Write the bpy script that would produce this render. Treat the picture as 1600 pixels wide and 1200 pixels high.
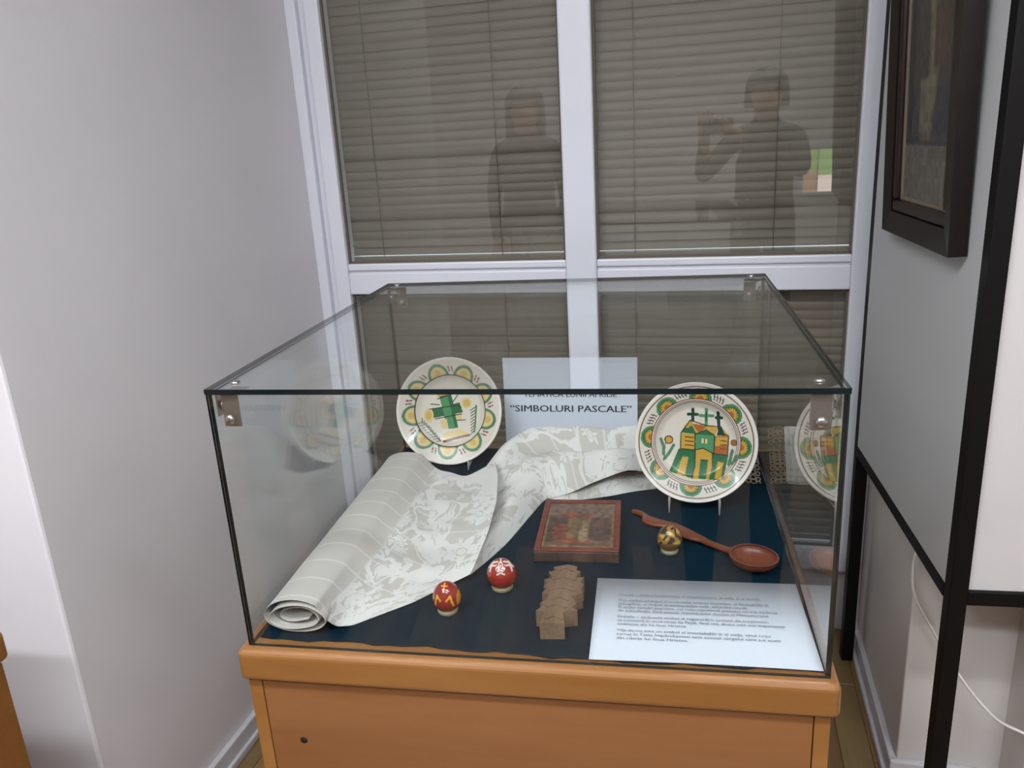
import bpy, bmesh, math, random
import numpy as np
from mathutils import Vector, Matrix
random.seed(7); np.random.seed(7)
for o in list(bpy.data.objects): bpy.data.objects.remove(o)
scene = bpy.context.scene
COL = scene.collection
pi = math.pi
ZF = -0.77            # floor height (the case floor is z = 0)
TH = math.radians(-4) # the room stands turned 4 degrees against the case
CW, CD, CH = 0.80, 0.772, 0.3894   # glass case

# ------------------------------------------------------------ camera
cam = bpy.data.cameras.new('camera'); camo = bpy.data.objects.new('camera', cam); COL.objects.link(camo)
yaw, pitch, roll = -0.186015, -0.295929, -0.058348
fw = Vector((math.sin(yaw)*math.cos(pitch), math.cos(yaw)*math.cos(pitch), math.sin(pitch)))
ri = Vector((math.cos(yaw), -math.sin(yaw), 0)); up = ri.cross(fw)
r2 = ri*math.cos(roll)+up*math.sin(roll); u2 = -ri*math.sin(roll)+up*math.cos(roll)
M = Matrix((r2, u2, -fw)).transposed().to_4x4(); M.translation = (0.18332, -0.92285, 0.68176)
camo.matrix_world = M
cam.sensor_fit = 'HORIZONTAL'; cam.sensor_width = 36; cam.lens = 36*1259.8/1600; cam.clip_start = 0.02
scene.camera = camo

# ------------------------------------------------------------ world, exposure
w = bpy.data.worlds.new('world'); scene.world = w; w.use_nodes = True
bg = w.node_tree.nodes['Background']; bg.inputs[0].default_value = (0.80, 0.90, 1.0, 1); bg.inputs[1].default_value = 1.6
vs = scene.view_settings
vs.view_transform = 'Standard'; vs.look = 'None'; vs.gamma = 1; vs.use_curve_mapping = False
vs.exposure = 0.0
scene.cycles.transparent_max_bounces = 40
scene.cycles.max_bounces = 12
LAMP = 66.0           # ceiling lamp emission

# ------------------------------------------------------------ helpers
def lin(c):
    return tuple(((v/255)/12.92 if v/255 <= .04045 else ((v/255+.055)/1.055)**2.4) for v in c)
def L4(c): return (*lin(c), 1)
def new_mat(name):
    m = bpy.data.materials.new(name); m.use_nodes = True
    return m, m.node_tree.nodes, m.node_tree.links, m.node_tree.nodes['Principled BSDF']
def mat(name, col, rough=.5, metal=0, spec=.5, noise=0, scale=30, bump=0, bscale=200, col2=None, coat=0, stretch=(1,1,1), trans=0):
    m, N, L, b = new_mat(name)
    b.inputs['Base Color'].default_value = L4(col); b.inputs['Roughness'].default_value = rough
    b.inputs['Metallic'].default_value = metal; b.inputs['Specular IOR Level'].default_value = spec
    b.inputs['Coat Weight'].default_value = coat; b.inputs['Coat Roughness'].default_value = .12
    if trans: b.inputs['Transmission Weight'].default_value = trans
    if noise or bump:
        tc = N.new('ShaderNodeTexCoord'); mp = N.new('ShaderNodeMapping'); mp.inputs['Scale'].default_value = stretch
        L.new(tc.outputs['Object'], mp.inputs[0])
    if noise:
        n = N.new('ShaderNodeTexNoise'); n.inputs['Scale'].default_value = scale; n.inputs['Detail'].default_value = 5
        L.new(mp.outputs[0], n.inputs['Vector'])
        cr = N.new('ShaderNodeValToRGB'); c2 = col2 or tuple(v*(1-noise) for v in col)
        cr.color_ramp.elements[0].position = .3; cr.color_ramp.elements[1].position = .7
        cr.color_ramp.elements[0].color = L4(c2); cr.color_ramp.elements[1].color = L4(col)
        L.new(n.outputs[0], cr.inputs[0]); L.new(cr.outputs[0], b.inputs['Base Color'])
    if bump:
        n2 = N.new('ShaderNodeTexNoise'); n2.inputs['Scale'].default_value = bscale; n2.inputs['Detail'].default_value = 4
        L.new(mp.outputs[0], n2.inputs['Vector'])
        bp = N.new('ShaderNodeBump'); bp.inputs['Strength'].default_value = bump; bp.inputs['Distance'].default_value = .002
        L.new(n2.outputs[0], bp.inputs['Height']); L.new(bp.outputs[0], b.inputs['Normal'])
    return m
def glass_mat(name, tint=(.975, .988, .982), f0=.04):
    # clear pane: what passes is transparent, what reflects follows Schlick's law, on either side of the pane
    m = bpy.data.materials.new(name); m.use_nodes = True; N = m.node_tree.nodes; L = m.node_tree.links; N.clear()
    out = N.new('ShaderNodeOutputMaterial'); tr = N.new('ShaderNodeBsdfTransparent'); gl = N.new('ShaderNodeBsdfGlossy')
    tr.inputs[0].default_value = (*tint, 1); gl.inputs['Roughness'].default_value = 0.0; gl.inputs[0].default_value = (1, 1, 1, 1)
    lw = N.new('ShaderNodeLayerWeight'); lw.inputs[0].default_value = .5
    p = N.new('ShaderNodeMath'); p.operation = 'POWER'; p.inputs[1].default_value = 5; L.new(lw.outputs['Facing'], p.inputs[0])
    a = N.new('ShaderNodeMath'); a.operation = 'MULTIPLY_ADD'; a.inputs[1].default_value = 1-f0; a.inputs[2].default_value = f0
    L.new(p.outputs[0], a.inputs[0])
    mx = N.new('ShaderNodeMixShader'); L.new(a.outputs[0], mx.inputs[0]); L.new(tr.outputs[0], mx.inputs[1]); L.new(gl.outputs[0], mx.inputs[2])
    L.new(mx.outputs[0], out.inputs[0]); return m
def emit_mat(name, col, s):
    m, N, L, b = new_mat(name); b.inputs['Base Color'].default_value = L4(col)
    b.inputs['Emission Color'].default_value = L4(col); b.inputs['Emission Strength'].default_value = s; return m
def wood_mat(name, c1, c2, rough=.35, axis='X', scale=9, coat=.25, bump=.05):
    m, N, L, b = new_mat(name)
    tc = N.new('ShaderNodeTexCoord'); mp = N.new('ShaderNodeMapping'); L.new(tc.outputs['Object'], mp.inputs[0])
    mp.inputs['Scale'].default_value = {'X': (.12, 1, 1), 'Y': (1, .12, 1), 'Z': (1, 1, .12)}[axis]
    n = N.new('ShaderNodeTexNoise'); n.inputs['Scale'].default_value = scale; n.inputs['Detail'].default_value = 6; n.inputs['Distortion'].default_value = .6
    L.new(mp.outputs[0], n.inputs['Vector'])
    n2 = N.new('ShaderNodeTexNoise'); n2.inputs['Scale'].default_value = scale*14; n2.inputs['Detail'].default_value = 3; L.new(mp.outputs[0], n2.inputs['Vector'])
    ad = N.new('ShaderNodeMath'); ad.operation = 'MULTIPLY_ADD'; ad.inputs[1].default_value = .35; L.new(n2.outputs[0], ad.inputs[0]); L.new(n.outputs[0], ad.inputs[2])
    cr = N.new('ShaderNodeValToRGB'); cr.color_ramp.elements[0].position = .45; cr.color_ramp.elements[1].position = .9
    cr.color_ramp.elements[0].color = L4(c1); cr.color_ramp.elements[1].color = L4(c2)
    L.new(ad.outputs[0], cr.inputs[0]); L.new(cr.outputs[0], b.inputs['Base Color'])
    bp = N.new('ShaderNodeBump'); bp.inputs['Strength'].default_value = bump; bp.inputs['Distance'].default_value = .002; L.new(n2.outputs[0], bp.inputs['Height']); L.new(bp.outputs[0], b.inputs['Normal'])
    b.inputs['Roughness'].default_value = rough; b.inputs['Coat Weight'].default_value = coat; b.inputs['Coat Roughness'].default_value = .1
    return m
def paint_mat(name, rough=.15, coat=.6, spec=.5, bump=0):
    m, N, L, b = new_mat(name); a = N.new('ShaderNodeAttribute'); a.attribute_name = 'paint'
    L.new(a.outputs['Color'], b.inputs['Base Color']); b.inputs['Roughness'].default_value = rough
    b.inputs['Coat Weight'].default_value = coat; b.inputs['Coat Roughness'].default_value = .06; b.inputs['Specular IOR Level'].default_value = spec
    if bump:
        tc = N.new('ShaderNodeTexCoord'); n = N.new('ShaderNodeTexNoise'); n.inputs['Scale'].default_value = 90; L.new(tc.outputs['Object'], n.inputs['Vector'])
        bp = N.new('ShaderNodeBump'); bp.inputs['Strength'].default_value = bump; bp.inputs['Distance'].default_value = .002; L.new(n.outputs[0], bp.inputs['Height']); L.new(bp.outputs[0], b.inputs['Normal'])
    return m

def link(name, me, parent=None, label=None, cat=None, group=None, kind=None):
    o = bpy.data.objects.new(name, me); COL.objects.link(o)
    if parent is not None: o.parent = parent
    if label: o['label'] = label
    if cat: o['category'] = cat
    if group: o['group'] = group
    if kind: o['kind'] = kind
    return o
def empty(name, loc=(0, 0, 0), rz=0, label=None, cat=None, group=None, kind=None):
    o = link(name, None, None, label, cat, group, kind); o.location = loc; o.rotation_euler = (0, 0, rz); o.empty_display_size = .05; return o
def pym(name, V, F, mats, smooth=False):
    me = bpy.data.meshes.new(name); me.from_pydata([tuple(v) for v in V], [], [tuple(f) for f in F]); me.update()
    for m in (mats if isinstance(mats, (list, tuple)) else [mats]): me.materials.append(m)
    if smooth: me.polygons.foreach_set('use_smooth', [True]*len(me.polygons))
    return me
def bm_mesh(name, bm, mats, smooth=False):
    bmesh.ops.recalc_face_normals(bm, faces=bm.faces)
    me = bpy.data.meshes.new(name); bm.to_mesh(me); bm.free()
    for m in (mats if isinstance(mats, (list, tuple)) else [mats]): me.materials.append(m)
    if smooth: me.polygons.foreach_set('use_smooth', [True]*len(me.polygons))
    return me
def add_box(bm, a, b, bev=0, seg=2, mi=0):
    t = bmesh.new(); bmesh.ops.create_cube(t, size=1)
    for v in t.verts: v.co = Vector([(a[i]+b[i])/2+v.co[i]*(b[i]-a[i]) for i in range(3)])
    if bev: bmesh.ops.bevel(t, geom=list(t.edges), offset=bev, segments=seg, profile=.5, affect='EDGES')
    me = bpy.data.meshes.new('t'); t.to_mesh(me); t.free(); n0 = len(bm.faces); bm.from_mesh(me); bpy.data.meshes.remove(me)
    bm.faces.ensure_lookup_table()
    for f in bm.faces[n0:]: f.material_index = mi
def box(name, a, b, m, parent=None, bev=0, seg=2, **k):
    bm = bmesh.new(); add_box(bm, a, b, bev, seg)
    return link(name, bm_mesh(name, bm, m, False), parent, **k)
def tube_verts(pts, rad, n=8, caps=True):
    pts = [Vector(p) for p in pts]; V, F = [], []
    if not hasattr(rad, '__len__'): rad = [rad]*len(pts)
    prev = None
    for i, p in enumerate(pts):
        d = (pts[min(i+1, len(pts)-1)]-pts[max(i-1, 0)]).normalized()
        if prev is None:
            a = Vector((0, 0, 1)) if abs(d.z) < .9 else Vector((1, 0, 0)); u = d.cross(a).normalized()
        else: u = (prev-d*prev.dot(d)).normalized()
        prev = u; v = d.cross(u)
        for k in range(n): V.append(p+(u*math.cos(2*pi*k/n)+v*math.sin(2*pi*k/n))*rad[i])
    for i in range(len(pts)-1):
        for k in range(n): F.append((i*n+k, i*n+(k+1) % n, (i+1)*n+(k+1) % n, (i+1)*n+k))
    if caps: F.append(tuple(range(n-1, -1, -1))); F.append(tuple((len(pts)-1)*n+k for k in range(n)))
    return V, F
def tube(name, pts, rad, m, parent=None, n=8, **k):
    V, F = tube_verts(pts, rad, n); return link(name, pym(name, V, F, m, True), parent, **k)
def crom(pts, n):
    # Catmull-Rom through rows of points, n samples
    P = np.array(pts, float); k = len(P); out = []
    for t in np.linspace(0, k-1, n):
        i = min(int(t), k-2); f = t-i
        p0, p1, p2, p3 = P[max(i-1, 0)], P[i], P[i+1], P[min(i+2, k-1)]
        out.append(.5*((2*p1)+(-p0+p2)*f+(2*p0-5*p1+4*p2-p3)*f*f+(-p0+3*p1-3*p2+p3)*f**3))
    return np.array(out)
def lathe(name, prof, mats, n=48, parent=None, **k):
    V, F = [], []
    for r, z in prof:
        for j in range(n): V.append((r*math.cos(2*pi*j/n), r*math.sin(2*pi*j/n), z))
    for i in range(len(prof)-1):
        for j in range(n): F.append((i*n+j, i*n+(j+1) % n, (i+1)*n+(j+1) % n, (i+1)*n+j))
    return link(name, pym(name, V, F, mats, True), parent, **k)
def set_paint(me, cols):
    a = me.color_attributes.new('paint', 'FLOAT_COLOR', 'POINT')
    c = np.ones((len(me.vertices), 4), np.float32); c[:, :3] = cols; a.data.foreach_set('color', c.ravel())
def in_poly(x, y, poly):
    r = np.zeros(x.shape, bool); n = len(poly)
    for i in range(n):
        x1, y1 = poly[i]; x2, y2 = poly[(i+1) % n]
        if y1 == y2: continue
        c = ((y1 > y) != (y2 > y)) & (x < (x2-x1)*(y-y1)/(y2-y1)+x1); r ^= c
    return r
def near_line(x, y, pts, wd):
    r = np.zeros(x.shape, bool)
    for (x1, y1), (x2, y2) in zip(pts[:-1], pts[1:]):
        dx, dy = x2-x1, y2-y1; t = np.clip(((x-x1)*dx+(y-y1)*dy)/(dx*dx+dy*dy+1e-12), 0, 1)
        r |= (x-x1-t*dx)**2+(y-y1-t*dy)**2 < wd*wd
    return r
def text_mesh(name, s, size, m, parent, loc, rot, width=None, bold=0, align='LEFT'):
    cu = bpy.data.curves.new(name, 'FONT'); cu.body = s; cu.size = size; cu.align_x = align; cu.resolution_u = 2
    t = bpy.data.objects.new('tmp', cu); COL.objects.link(t); bpy.context.view_layer.update()
    dg = bpy.context.evaluated_depsgraph_get(); me = bpy.data.meshes.new_from_object(t.evaluated_get(dg))
    bpy.data.objects.remove(t); me.name = name; me.materials.clear(); me.materials.append(m)
    xs = [v.co.x for v in me.vertices]
    sx = width/(max(xs)-min(xs)) if width else 1
    for v in me.vertices: v.co.x *= sx
    if bold:
        b2 = bmesh.new(); b2.from_mesh(me); c2 = me.copy(); c3 = me.copy()
        for q, dx, dz in ((c2, bold, .00003), (c3, -bold, .00006)):
            for v in q.vertices: v.co.x += dx; v.co.z += dz
            b2.from_mesh(q)
        b2.to_mesh(me); b2.free()
    o = link(name, me, parent); o.location = loc; o.rotation_euler = rot; return o

# ------------------------------------------------------------ materials
M_wall = mat('wall_paint', (226, 223, 225), .85, noise=.03, scale=3, bump=.10, bscale=60)
M_wall2 = mat('wall_paint_warm', (212, 206, 202), .85, noise=.03, scale=3, bump=.10, bscale=60)
M_ceil = mat('ceiling_paint', (225, 224, 222), .9)
M_pvc = mat('white_window_plastic', (222, 223, 231), .35, noise=.02, scale=2)
M_base = mat('baseboard_paint', (208, 206, 210), .5, noise=.04, scale=8)
M_glass = glass_mat('case_glass', (.972, .986, .980))
M_wglass = glass_mat('window_glass', (.95, .955, .945), .05)
M_edge = mat('glass_cut_edge', (16, 27, 30), .12, spec=.6)
M_slat = mat('blind_slat', (124, 115, 102), .55, noise=.06, scale=4, stretch=(.3, 1, 1))
M_cord = mat('blind_cord', (92, 84, 72), .8)
M_brail = mat('blind_bottom_rail', (120, 112, 98), .45)
M_wood = wood_mat('honey_beech', (134, 88, 42), (156, 108, 58), .32, 'X', 7, coat=.55, bump=.015)
M_woodv = wood_mat('honey_beech_panel', (130, 84, 48), (147, 99, 61), .38, 'X', 5, coat=.15)
M_dark = mat('dark_void', (22, 16, 12), .8)
M_teal = mat('teal_felt', (5, 36, 50), .95, spec=.08, noise=.12, scale=60, bump=.25, bscale=700)
M_metal = mat('nickel_metal', (190, 186, 182), .28, 1.0)
M_metal2 = mat('bracket_metal', (168, 158, 150), .42, .9)
M_black = mat('black_aluminium', (13, 10, 10), .5, spec=.22, noise=.1, scale=20)
M_board = mat('grey_display_board', (190, 190, 189), .8, noise=.02, scale=3)
M_paper = mat('white_paper', (202, 207, 217), .75, spec=.2)
M_ink = mat('black_ink', (40, 40, 46), .8)
M_ink2 = mat('grey_ink', (118, 122, 132), .8)
M_clear = mat('clear_plastic', (214, 216, 214), .12, spec=.6, trans=.6)
M_redwood = wood_mat('red_brown_wood', (92, 42, 26), (124, 62, 38), .4, 'X', 14, coat=.2)
M_carve = wood_mat('grey_brown_wood', (96, 74, 60), (138, 112, 90), .7, 'Y', 18, coat=0, bump=.2)
M_frame = mat('dark_carved_frame', (26, 15, 14), .4, spec=.3, noise=.35, scale=25)
M_frame_in = mat('frame_inner_moulding', (42, 18, 16), .35, spec=.35, noise=.3, scale=30)
M_slip = mat('gilt_slip', (120, 108, 88), .35)
M_cable = mat('white_cable', (222, 218, 212), .5)
M_floor = wood_mat('floor_base', (76, 56, 36), (98, 74, 48), .5, 'Y', 6)
M_planks = [wood_mat('oak_plank_%s' % k, a, b, .3, 'Y', 6, coat=.3) for k, a, b in (('honey', (126, 94, 54), (152, 116, 72)), ('brown', (108, 80, 50), (134, 102, 66)), ('olive', (118, 96, 62), (146, 122, 82)))]
M_lamp = emit_mat('lamp_diffuser', (243, 248, 255), LAMP)
M_lamph = mat('lamp_housing', (230, 230, 230), .5)

# jacquard cloth: smooth ground, brighter floral figure, thin woven bands
def cloth_mat():
    m, N, L, b = new_mat('ivory_jacquard')
    uv = N.new('ShaderNodeUVMap'); uv.uv_map = 'UVMap'
    mp = N.new('ShaderNodeMapping'); mp.inputs['Scale'].default_value = (1, 1, 1); L.new(uv.outputs[0], mp.inputs[0])
    n0 = N.new('ShaderNodeTexNoise'); n0.inputs['Scale'].default_value = 22; n0.inputs['Detail'].default_value = 3; L.new(mp.outputs[0], n0.inputs['Vector'])
    mixv = N.new('ShaderNodeVectorMath'); mixv.operation = 'MULTIPLY_ADD'; mixv.inputs[1].default_value = (.045, .045, 0); L.new(n0.outputs['Color'], mixv.inputs[0]); L.new(mp.outputs[0], mixv.inputs[2])
    def mth(op, x, y=None, z=None):
        q = N.new('ShaderNodeMath'); q.operation = op
        for k, v in enumerate((x, y, z)):
            if v is None: continue
            if isinstance(v, (int, float)): q.inputs[k].default_value = v
            else: L.new(v, q.inputs[k])
        return q.outputs[0]
    def flowers(scale, petals, size):
        vo = N.new('ShaderNodeTexVoronoi'); vo.voronoi_dimensions = '2D'; vo.inputs['Scale'].default_value = scale; vo.inputs['Randomness'].default_value = .8; L.new(mixv.outputs[0], vo.inputs['Vector'])
        sc = N.new('ShaderNodeVectorMath'); sc.operation = 'SUBTRACT'; L.new(mixv.outputs[0], sc.inputs[0]); L.new(vo.outputs['Position'], sc.inputs[1])
        sp_ = N.new('ShaderNodeSeparateXYZ'); L.new(sc.outputs[0], sp_.inputs[0])
        ang = mth('ARCTAN2', sp_.outputs[1], sp_.outputs[0]); pet = mth('COSINE', mth('MULTIPLY', ang, petals))
        rad = mth('MULTIPLY_ADD', pet, size*.28, size*.72)
        body = mth('LESS_THAN', vo.outputs['Distance'], rad); core = mth('LESS_THAN', mth('ABSOLUTE', mth('SUBTRACT', vo.outputs['Distance'], size*.30)), size*.05)
        return mth('SUBTRACT', body, mth('MULTIPLY', core, .8))
    fl = mth('MAXIMUM', flowers(11, 5, .44), flowers(21, 6, .30))
    n1 = N.new('ShaderNodeTexNoise'); n1.inputs['Scale'].default_value = 9; n1.inputs['Detail'].default_value = 1; L.new(mixv.outputs[0], n1.inputs['Vector'])
    vine = mth('LESS_THAN', mth('ABSOLUTE', mth('SUBTRACT', n1.outputs[0], .5)), .022)
    ser = N.new('ShaderNodeTexWave'); ser.inputs['Scale'].default_value = 30; ser.inputs['Distortion'].default_value = 6; L.new(mixv.outputs[0], ser.inputs['Vector'])
    leaf = mth('GREATER_THAN', mth('MULTIPLY_ADD', ser.outputs['Fac'], .05, n1.outputs[0]), .60)
    fig = mth('MAXIMUM', mth('MAXIMUM', fl, vine), leaf)
    class _o: pass
    ad = _o(); ad.outputs = [mth('MULTIPLY', fig, .55)]
    # figure fades out on the rolled stretch (small u)
    sx = N.new('ShaderNodeSeparateXYZ'); L.new(uv.outputs[0], sx.inputs[0])
    mr = N.new('ShaderNodeMapRange'); mr.inputs[1].default_value = .30; mr.inputs[2].default_value = .40; mr.inputs[3].default_value = -.5; mr.inputs[4].default_value = .02; L.new(sx.outputs[0], mr.inputs[0])
    ad2 = N.new('ShaderNodeMath'); ad2.operation = 'ADD'; L.new(ad.outputs[0], ad2.inputs[0]); L.new(mr.outputs[0], ad2.inputs[1])
    cr = N.new('ShaderNodeValToRGB'); cr.color_ramp.elements[0].position = .46; cr.color_ramp.elements[1].position = .52
    cr.color_ramp.elements[0].color = (0, 0, 0, 1); cr.color_ramp.elements[1].color = (1, 1, 1, 1); L.new(ad2.outputs[0], cr.inputs[0])
    # woven bands across
    wvb = N.new('ShaderNodeMath'); wvb.operation = 'MULTIPLY'; wvb.inputs[1].default_value = 2*pi/.055; L.new(sx.outputs[1], wvb.inputs[0])
    si = N.new('ShaderNodeMath'); si.operation = 'SINE'; L.new(wvb.outputs[0], si.inputs[0])
    gt = N.new('ShaderNodeMath'); gt.operation = 'GREATER_THAN'; gt.inputs[1].default_value = .965; L.new(si.outputs[0], gt.inputs[0])
    gt2 = N.new('ShaderNodeMath'); gt2.operation = 'MULTIPLY'; gt2.inputs[1].default_value = .6; L.new(gt.outputs[0], gt2.inputs[0])
    mx = N.new('ShaderNodeMath'); mx.operation = 'MAXIMUM'; L.new(cr.outputs[0], mx.inputs[0]); L.new(gt2.outputs[0], mx.inputs[1])
    mc = N.new('ShaderNodeMix'); mc.data_type = 'RGBA'; L.new(mx.outputs[0], mc.inputs[0])
    mc.inputs[6].default_value = L4((190, 184, 177)); mc.inputs[7].default_value = L4((214, 211, 207))
    L.new(mc.outputs[2], b.inputs['Base Color'])
    b.inputs['Roughness'].default_value = .75; b.inputs['Sheen Weight'].default_value = .2; b.inputs['Specular IOR Level'].default_value = .25
    nb = N.new('ShaderNodeTexNoise'); nb.inputs['Scale'].default_value = 400; L.new(mp.outputs[0], nb.inputs['Vector'])
    bh = N.new('ShaderNodeMath'); bh.operation = 'MULTIPLY_ADD'; bh.inputs[1].default_value = .8; L.new(mx.outputs[0], bh.inputs[0]); L.new(nb.outputs[0], bh.inputs[2])
    bp = N.new('ShaderNodeBump'); bp.inputs['Strength'].default_value = .35; bp.inputs['Distance'].default_value = .001; L.new(bh.outputs[0], bp.inputs['Height']); L.new(bp.outputs[0], b.inputs['Normal'])
    return m
M_cloth = cloth_mat()
M_lace = mat('tan_lace', (176, 150, 124), .9, noise=.2, scale=80)

# ============================================================ THE ROOM (room coordinates, turned by TH)
def room_box(name, a, b, m, bev=0, kind='structure'):
    o = box(name, a, b, m, None, bev, kind=kind); o.rotation_euler.z = TH; return o
ZC = 2.05
YW = 1.28      # window plane
RX0, RX1, RY0 = -3.2, 3.0, -4.2
floor = room_box('floor', (RX0, RY0, ZF-.06), (RX1, 1.6, ZF-.004), M_floor)
room_box('ceiling', (RX0, RY0, ZC), (RX1, 1.6, ZC+.06), M_ceil)
room_box('wall_left', (RX0, .143, ZF-.004), (-.905, 1.6, ZC), M_wall, .006)
room_box('wall_right', (.665, .74, ZF-.004), (.90, 1.6, ZC), M_wall2, .004)
room_box('wall_right_front', (.872, .62, ZF-.004), (RX1, 1.6, ZC), M_wall2, .004)
room_box('wall_back', (RX0, RY0-.1, ZF-.06), (RX1, RY0, ZC+.06), M_wall2)
room_box('wall_side_left', (RX0-.1, RY0-.1, ZF-.06), (RX0, 1.6, ZC+.06), M_wall)
room_box('wall_side_right', (RX1, RY0-.1, ZF-.06), (RX1+.1, 1.6, ZC+.06), M_wall2)
room_box('wall_window_below', (-.905, 1.33, ZF-.004), (.665, 1.6, -.56), M_wall)
def baseboard(name, a, b, horiz, m=M_base):
    # moulded board: tall flat, rounded lip on top, small quarter strip at the foot
    d = .016
    o = empty(name, kind='structure'); o.rotation_euler.z = TH
    (x0, y0), (x1, y1) = a, b
    box('board', (min(x0, x1), min(y0, y1), ZF), (max(x0, x1), max(y0, y1), ZF+.062), m, o, .004)
    sx = {'+x': (0, .010), '-x': (-.010, 0)}.get(horiz)
    if sx: box('foot_strip', (min(x0, x1)+(d if sx[1] else 0)+sx[0], min(y0, y1), ZF), (max(x0, x1)+sx[1]-(0 if sx[1] else d), max(y0, y1), ZF+.022), m, o, .004)
    else: box('foot_strip', (min(x0, x1), min(y0, y1)-.010, ZF), (max(x0, x1), min(y0, y1), ZF+.022), m, o, .004)
baseboard('baseboard_left', (-.905, .14), (-.889, 1.32), '+x')
baseboard('baseboard_left_front', (-3.1, .127), (-.889, .143), '-y')
baseboard('baseboard_right', (.649, .73), (.665, 1.32), '-x')
baseboard('baseboard_right_front', (.649, .724), (.872, .74), '-y')
baseboard('baseboard_right_far', (.865, .604), (2.9, .62), '-y')
# floor planks: the visible stretch board by board
pw, pl = .07, .42
proto = {}
k = 0
for i in range(-20, 19):
    x0 = i*pw
    for j in range(-4, 3):
        y0 = j*pl+(i % 3)*.14-.05
        if x0+pw < -.9 and y0 > .12: continue
        if x0 > .66 and y0 > .6: continue
        ci = (i*7+j*3) % 3
        if ci not in proto:
            bm = bmesh.new(); add_box(bm, (.0006, .0006, -.004), (pw-.0006, pl-.0006, .0), .0012, 1); proto[ci] = bm_mesh('plank', bm, M_planks[ci])
        o = link('plank', proto[ci], floor); o.location = (x0, y0, ZF)

# window: frame members, sashes, panes
win = empty('window_1', kind='structure'); win.rotation_euler.z = TH
ZT = 1.62; ZB = -.55
def wb(name, a, b, m=M_pvc, bev=.004, parent=win): return box(name, a, b, m, parent, bev)
wb('jamb', (-.905, YW, ZB), (-.872, YW+.07, ZT)); wb('jamb_groove', (-.872, YW+.016, ZB), (-.847, YW+.07, ZT)); wb('jamb', (-.847, YW-.004, ZB), (-.804, YW+.06, ZT))
wb('jamb', (.583, YW-.004, ZB), (.628, YW+.06, ZT)); wb('jamb_groove', (.628, YW+.012, ZB), (.645, YW+.07, ZT)); wb('jamb', (.645, YW, ZB-.2), (.665, YW+.07, ZT))
wb('mullion', (-.152, YW-.006, ZB), (-.0665, YW+.06, ZT), bev=.006)
for x0, x1 in ((-.804, -.152), (-.0665, .583)):
    wb('upper_sash_rail', (x0, YW, .332), (x1, YW+.05, .352)); wb('sash_gap_strip', (x0, YW+.008, .326), (x1, YW+.05, .332), M_base, 0)
    wb('transom', (x0, YW-.001, .262), (x1, YW+.05, .326)); wb('sill_rail', (x0, YW, ZB), (x1, YW+.05, ZB+.07)); wb('head_rail', (x0, YW, ZT-.06), (x1, YW+.05, ZT))
    for z0, z1 in ((.352, ZT-.06), (ZB+.07, .262)):
        bm = bmesh.new(); add_box(bm, (x0, YW+.020, z0), (x1, YW+.026, z1)); link('pane', bm_mesh('pane', bm, M_wglass), win)
        # brown gasket round each pane
        bm = bmesh.new(); g = .006
        for a, b in (((x0, YW+.012, z0), (x0+g, YW+.02, z1)), ((x1-g, YW+.012, z0), (x1, YW+.02, z1)), ((x0, YW+.012, z0), (x1, YW+.02, z0+g)), ((x0, YW+.012, z1-g), (x1, YW+.02, z1))): add_box(bm, a, b)
        link('gasket', bm_mesh('gasket', bm, mat('gasket', (96, 86, 74), .7) if 'gasket' not in bpy.data.materials else bpy.data.materials['gasket']), win)
room_box('wall_window_above', (-.905, YW, ZT), (.665, 1.6, ZC), M_wall)
room_box('sill_outer', (-.905, YW+.05, -.56), (.665, 1.6, -.55), M_base).name = 'trim_1'

# glazed opening in the far back wall, daylight beyond
w2 = empty('window_2', kind='structure'); w2.rotation_euler.z = TH
wx0, wx1, wz0, wz1 = .95, 1.25, .05, .47; wy = RY0
for a, b in (((wx0, wy, wz0), (wx0+.03, wy+.03, wz1)), ((wx1-.03, wy, wz0), (wx1, wy+.03, wz1)), ((wx0+.0302, wy, wz0), (wx1-.0302, wy+.03, wz0+.03)), ((wx0+.0302, wy, wz1-.03), (wx1-.0302, wy+.03, wz1)), ((1.095, wy, wz0+.0302), (1.105, wy+.025, wz1-.0302))): box('frame', a, b, M_pvc, w2, .002)
for i, (a0, a1, b0, b1, cl_) in enumerate(((.98, 1.095, .08, .26, (150, 120, 100)), (.98, 1.095, .26, .44, (120, 150, 90)), (1.105, 1.22, .08, .22, (235, 215, 205)), (1.105, 1.22, .22, .44, (130, 160, 100)))):
    box('pane', (a0, wy+.004, b0), (a1, wy+.008, b1), emit_mat('daylit_pane_%d' % i, cl_, 5.0), w2)
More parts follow.
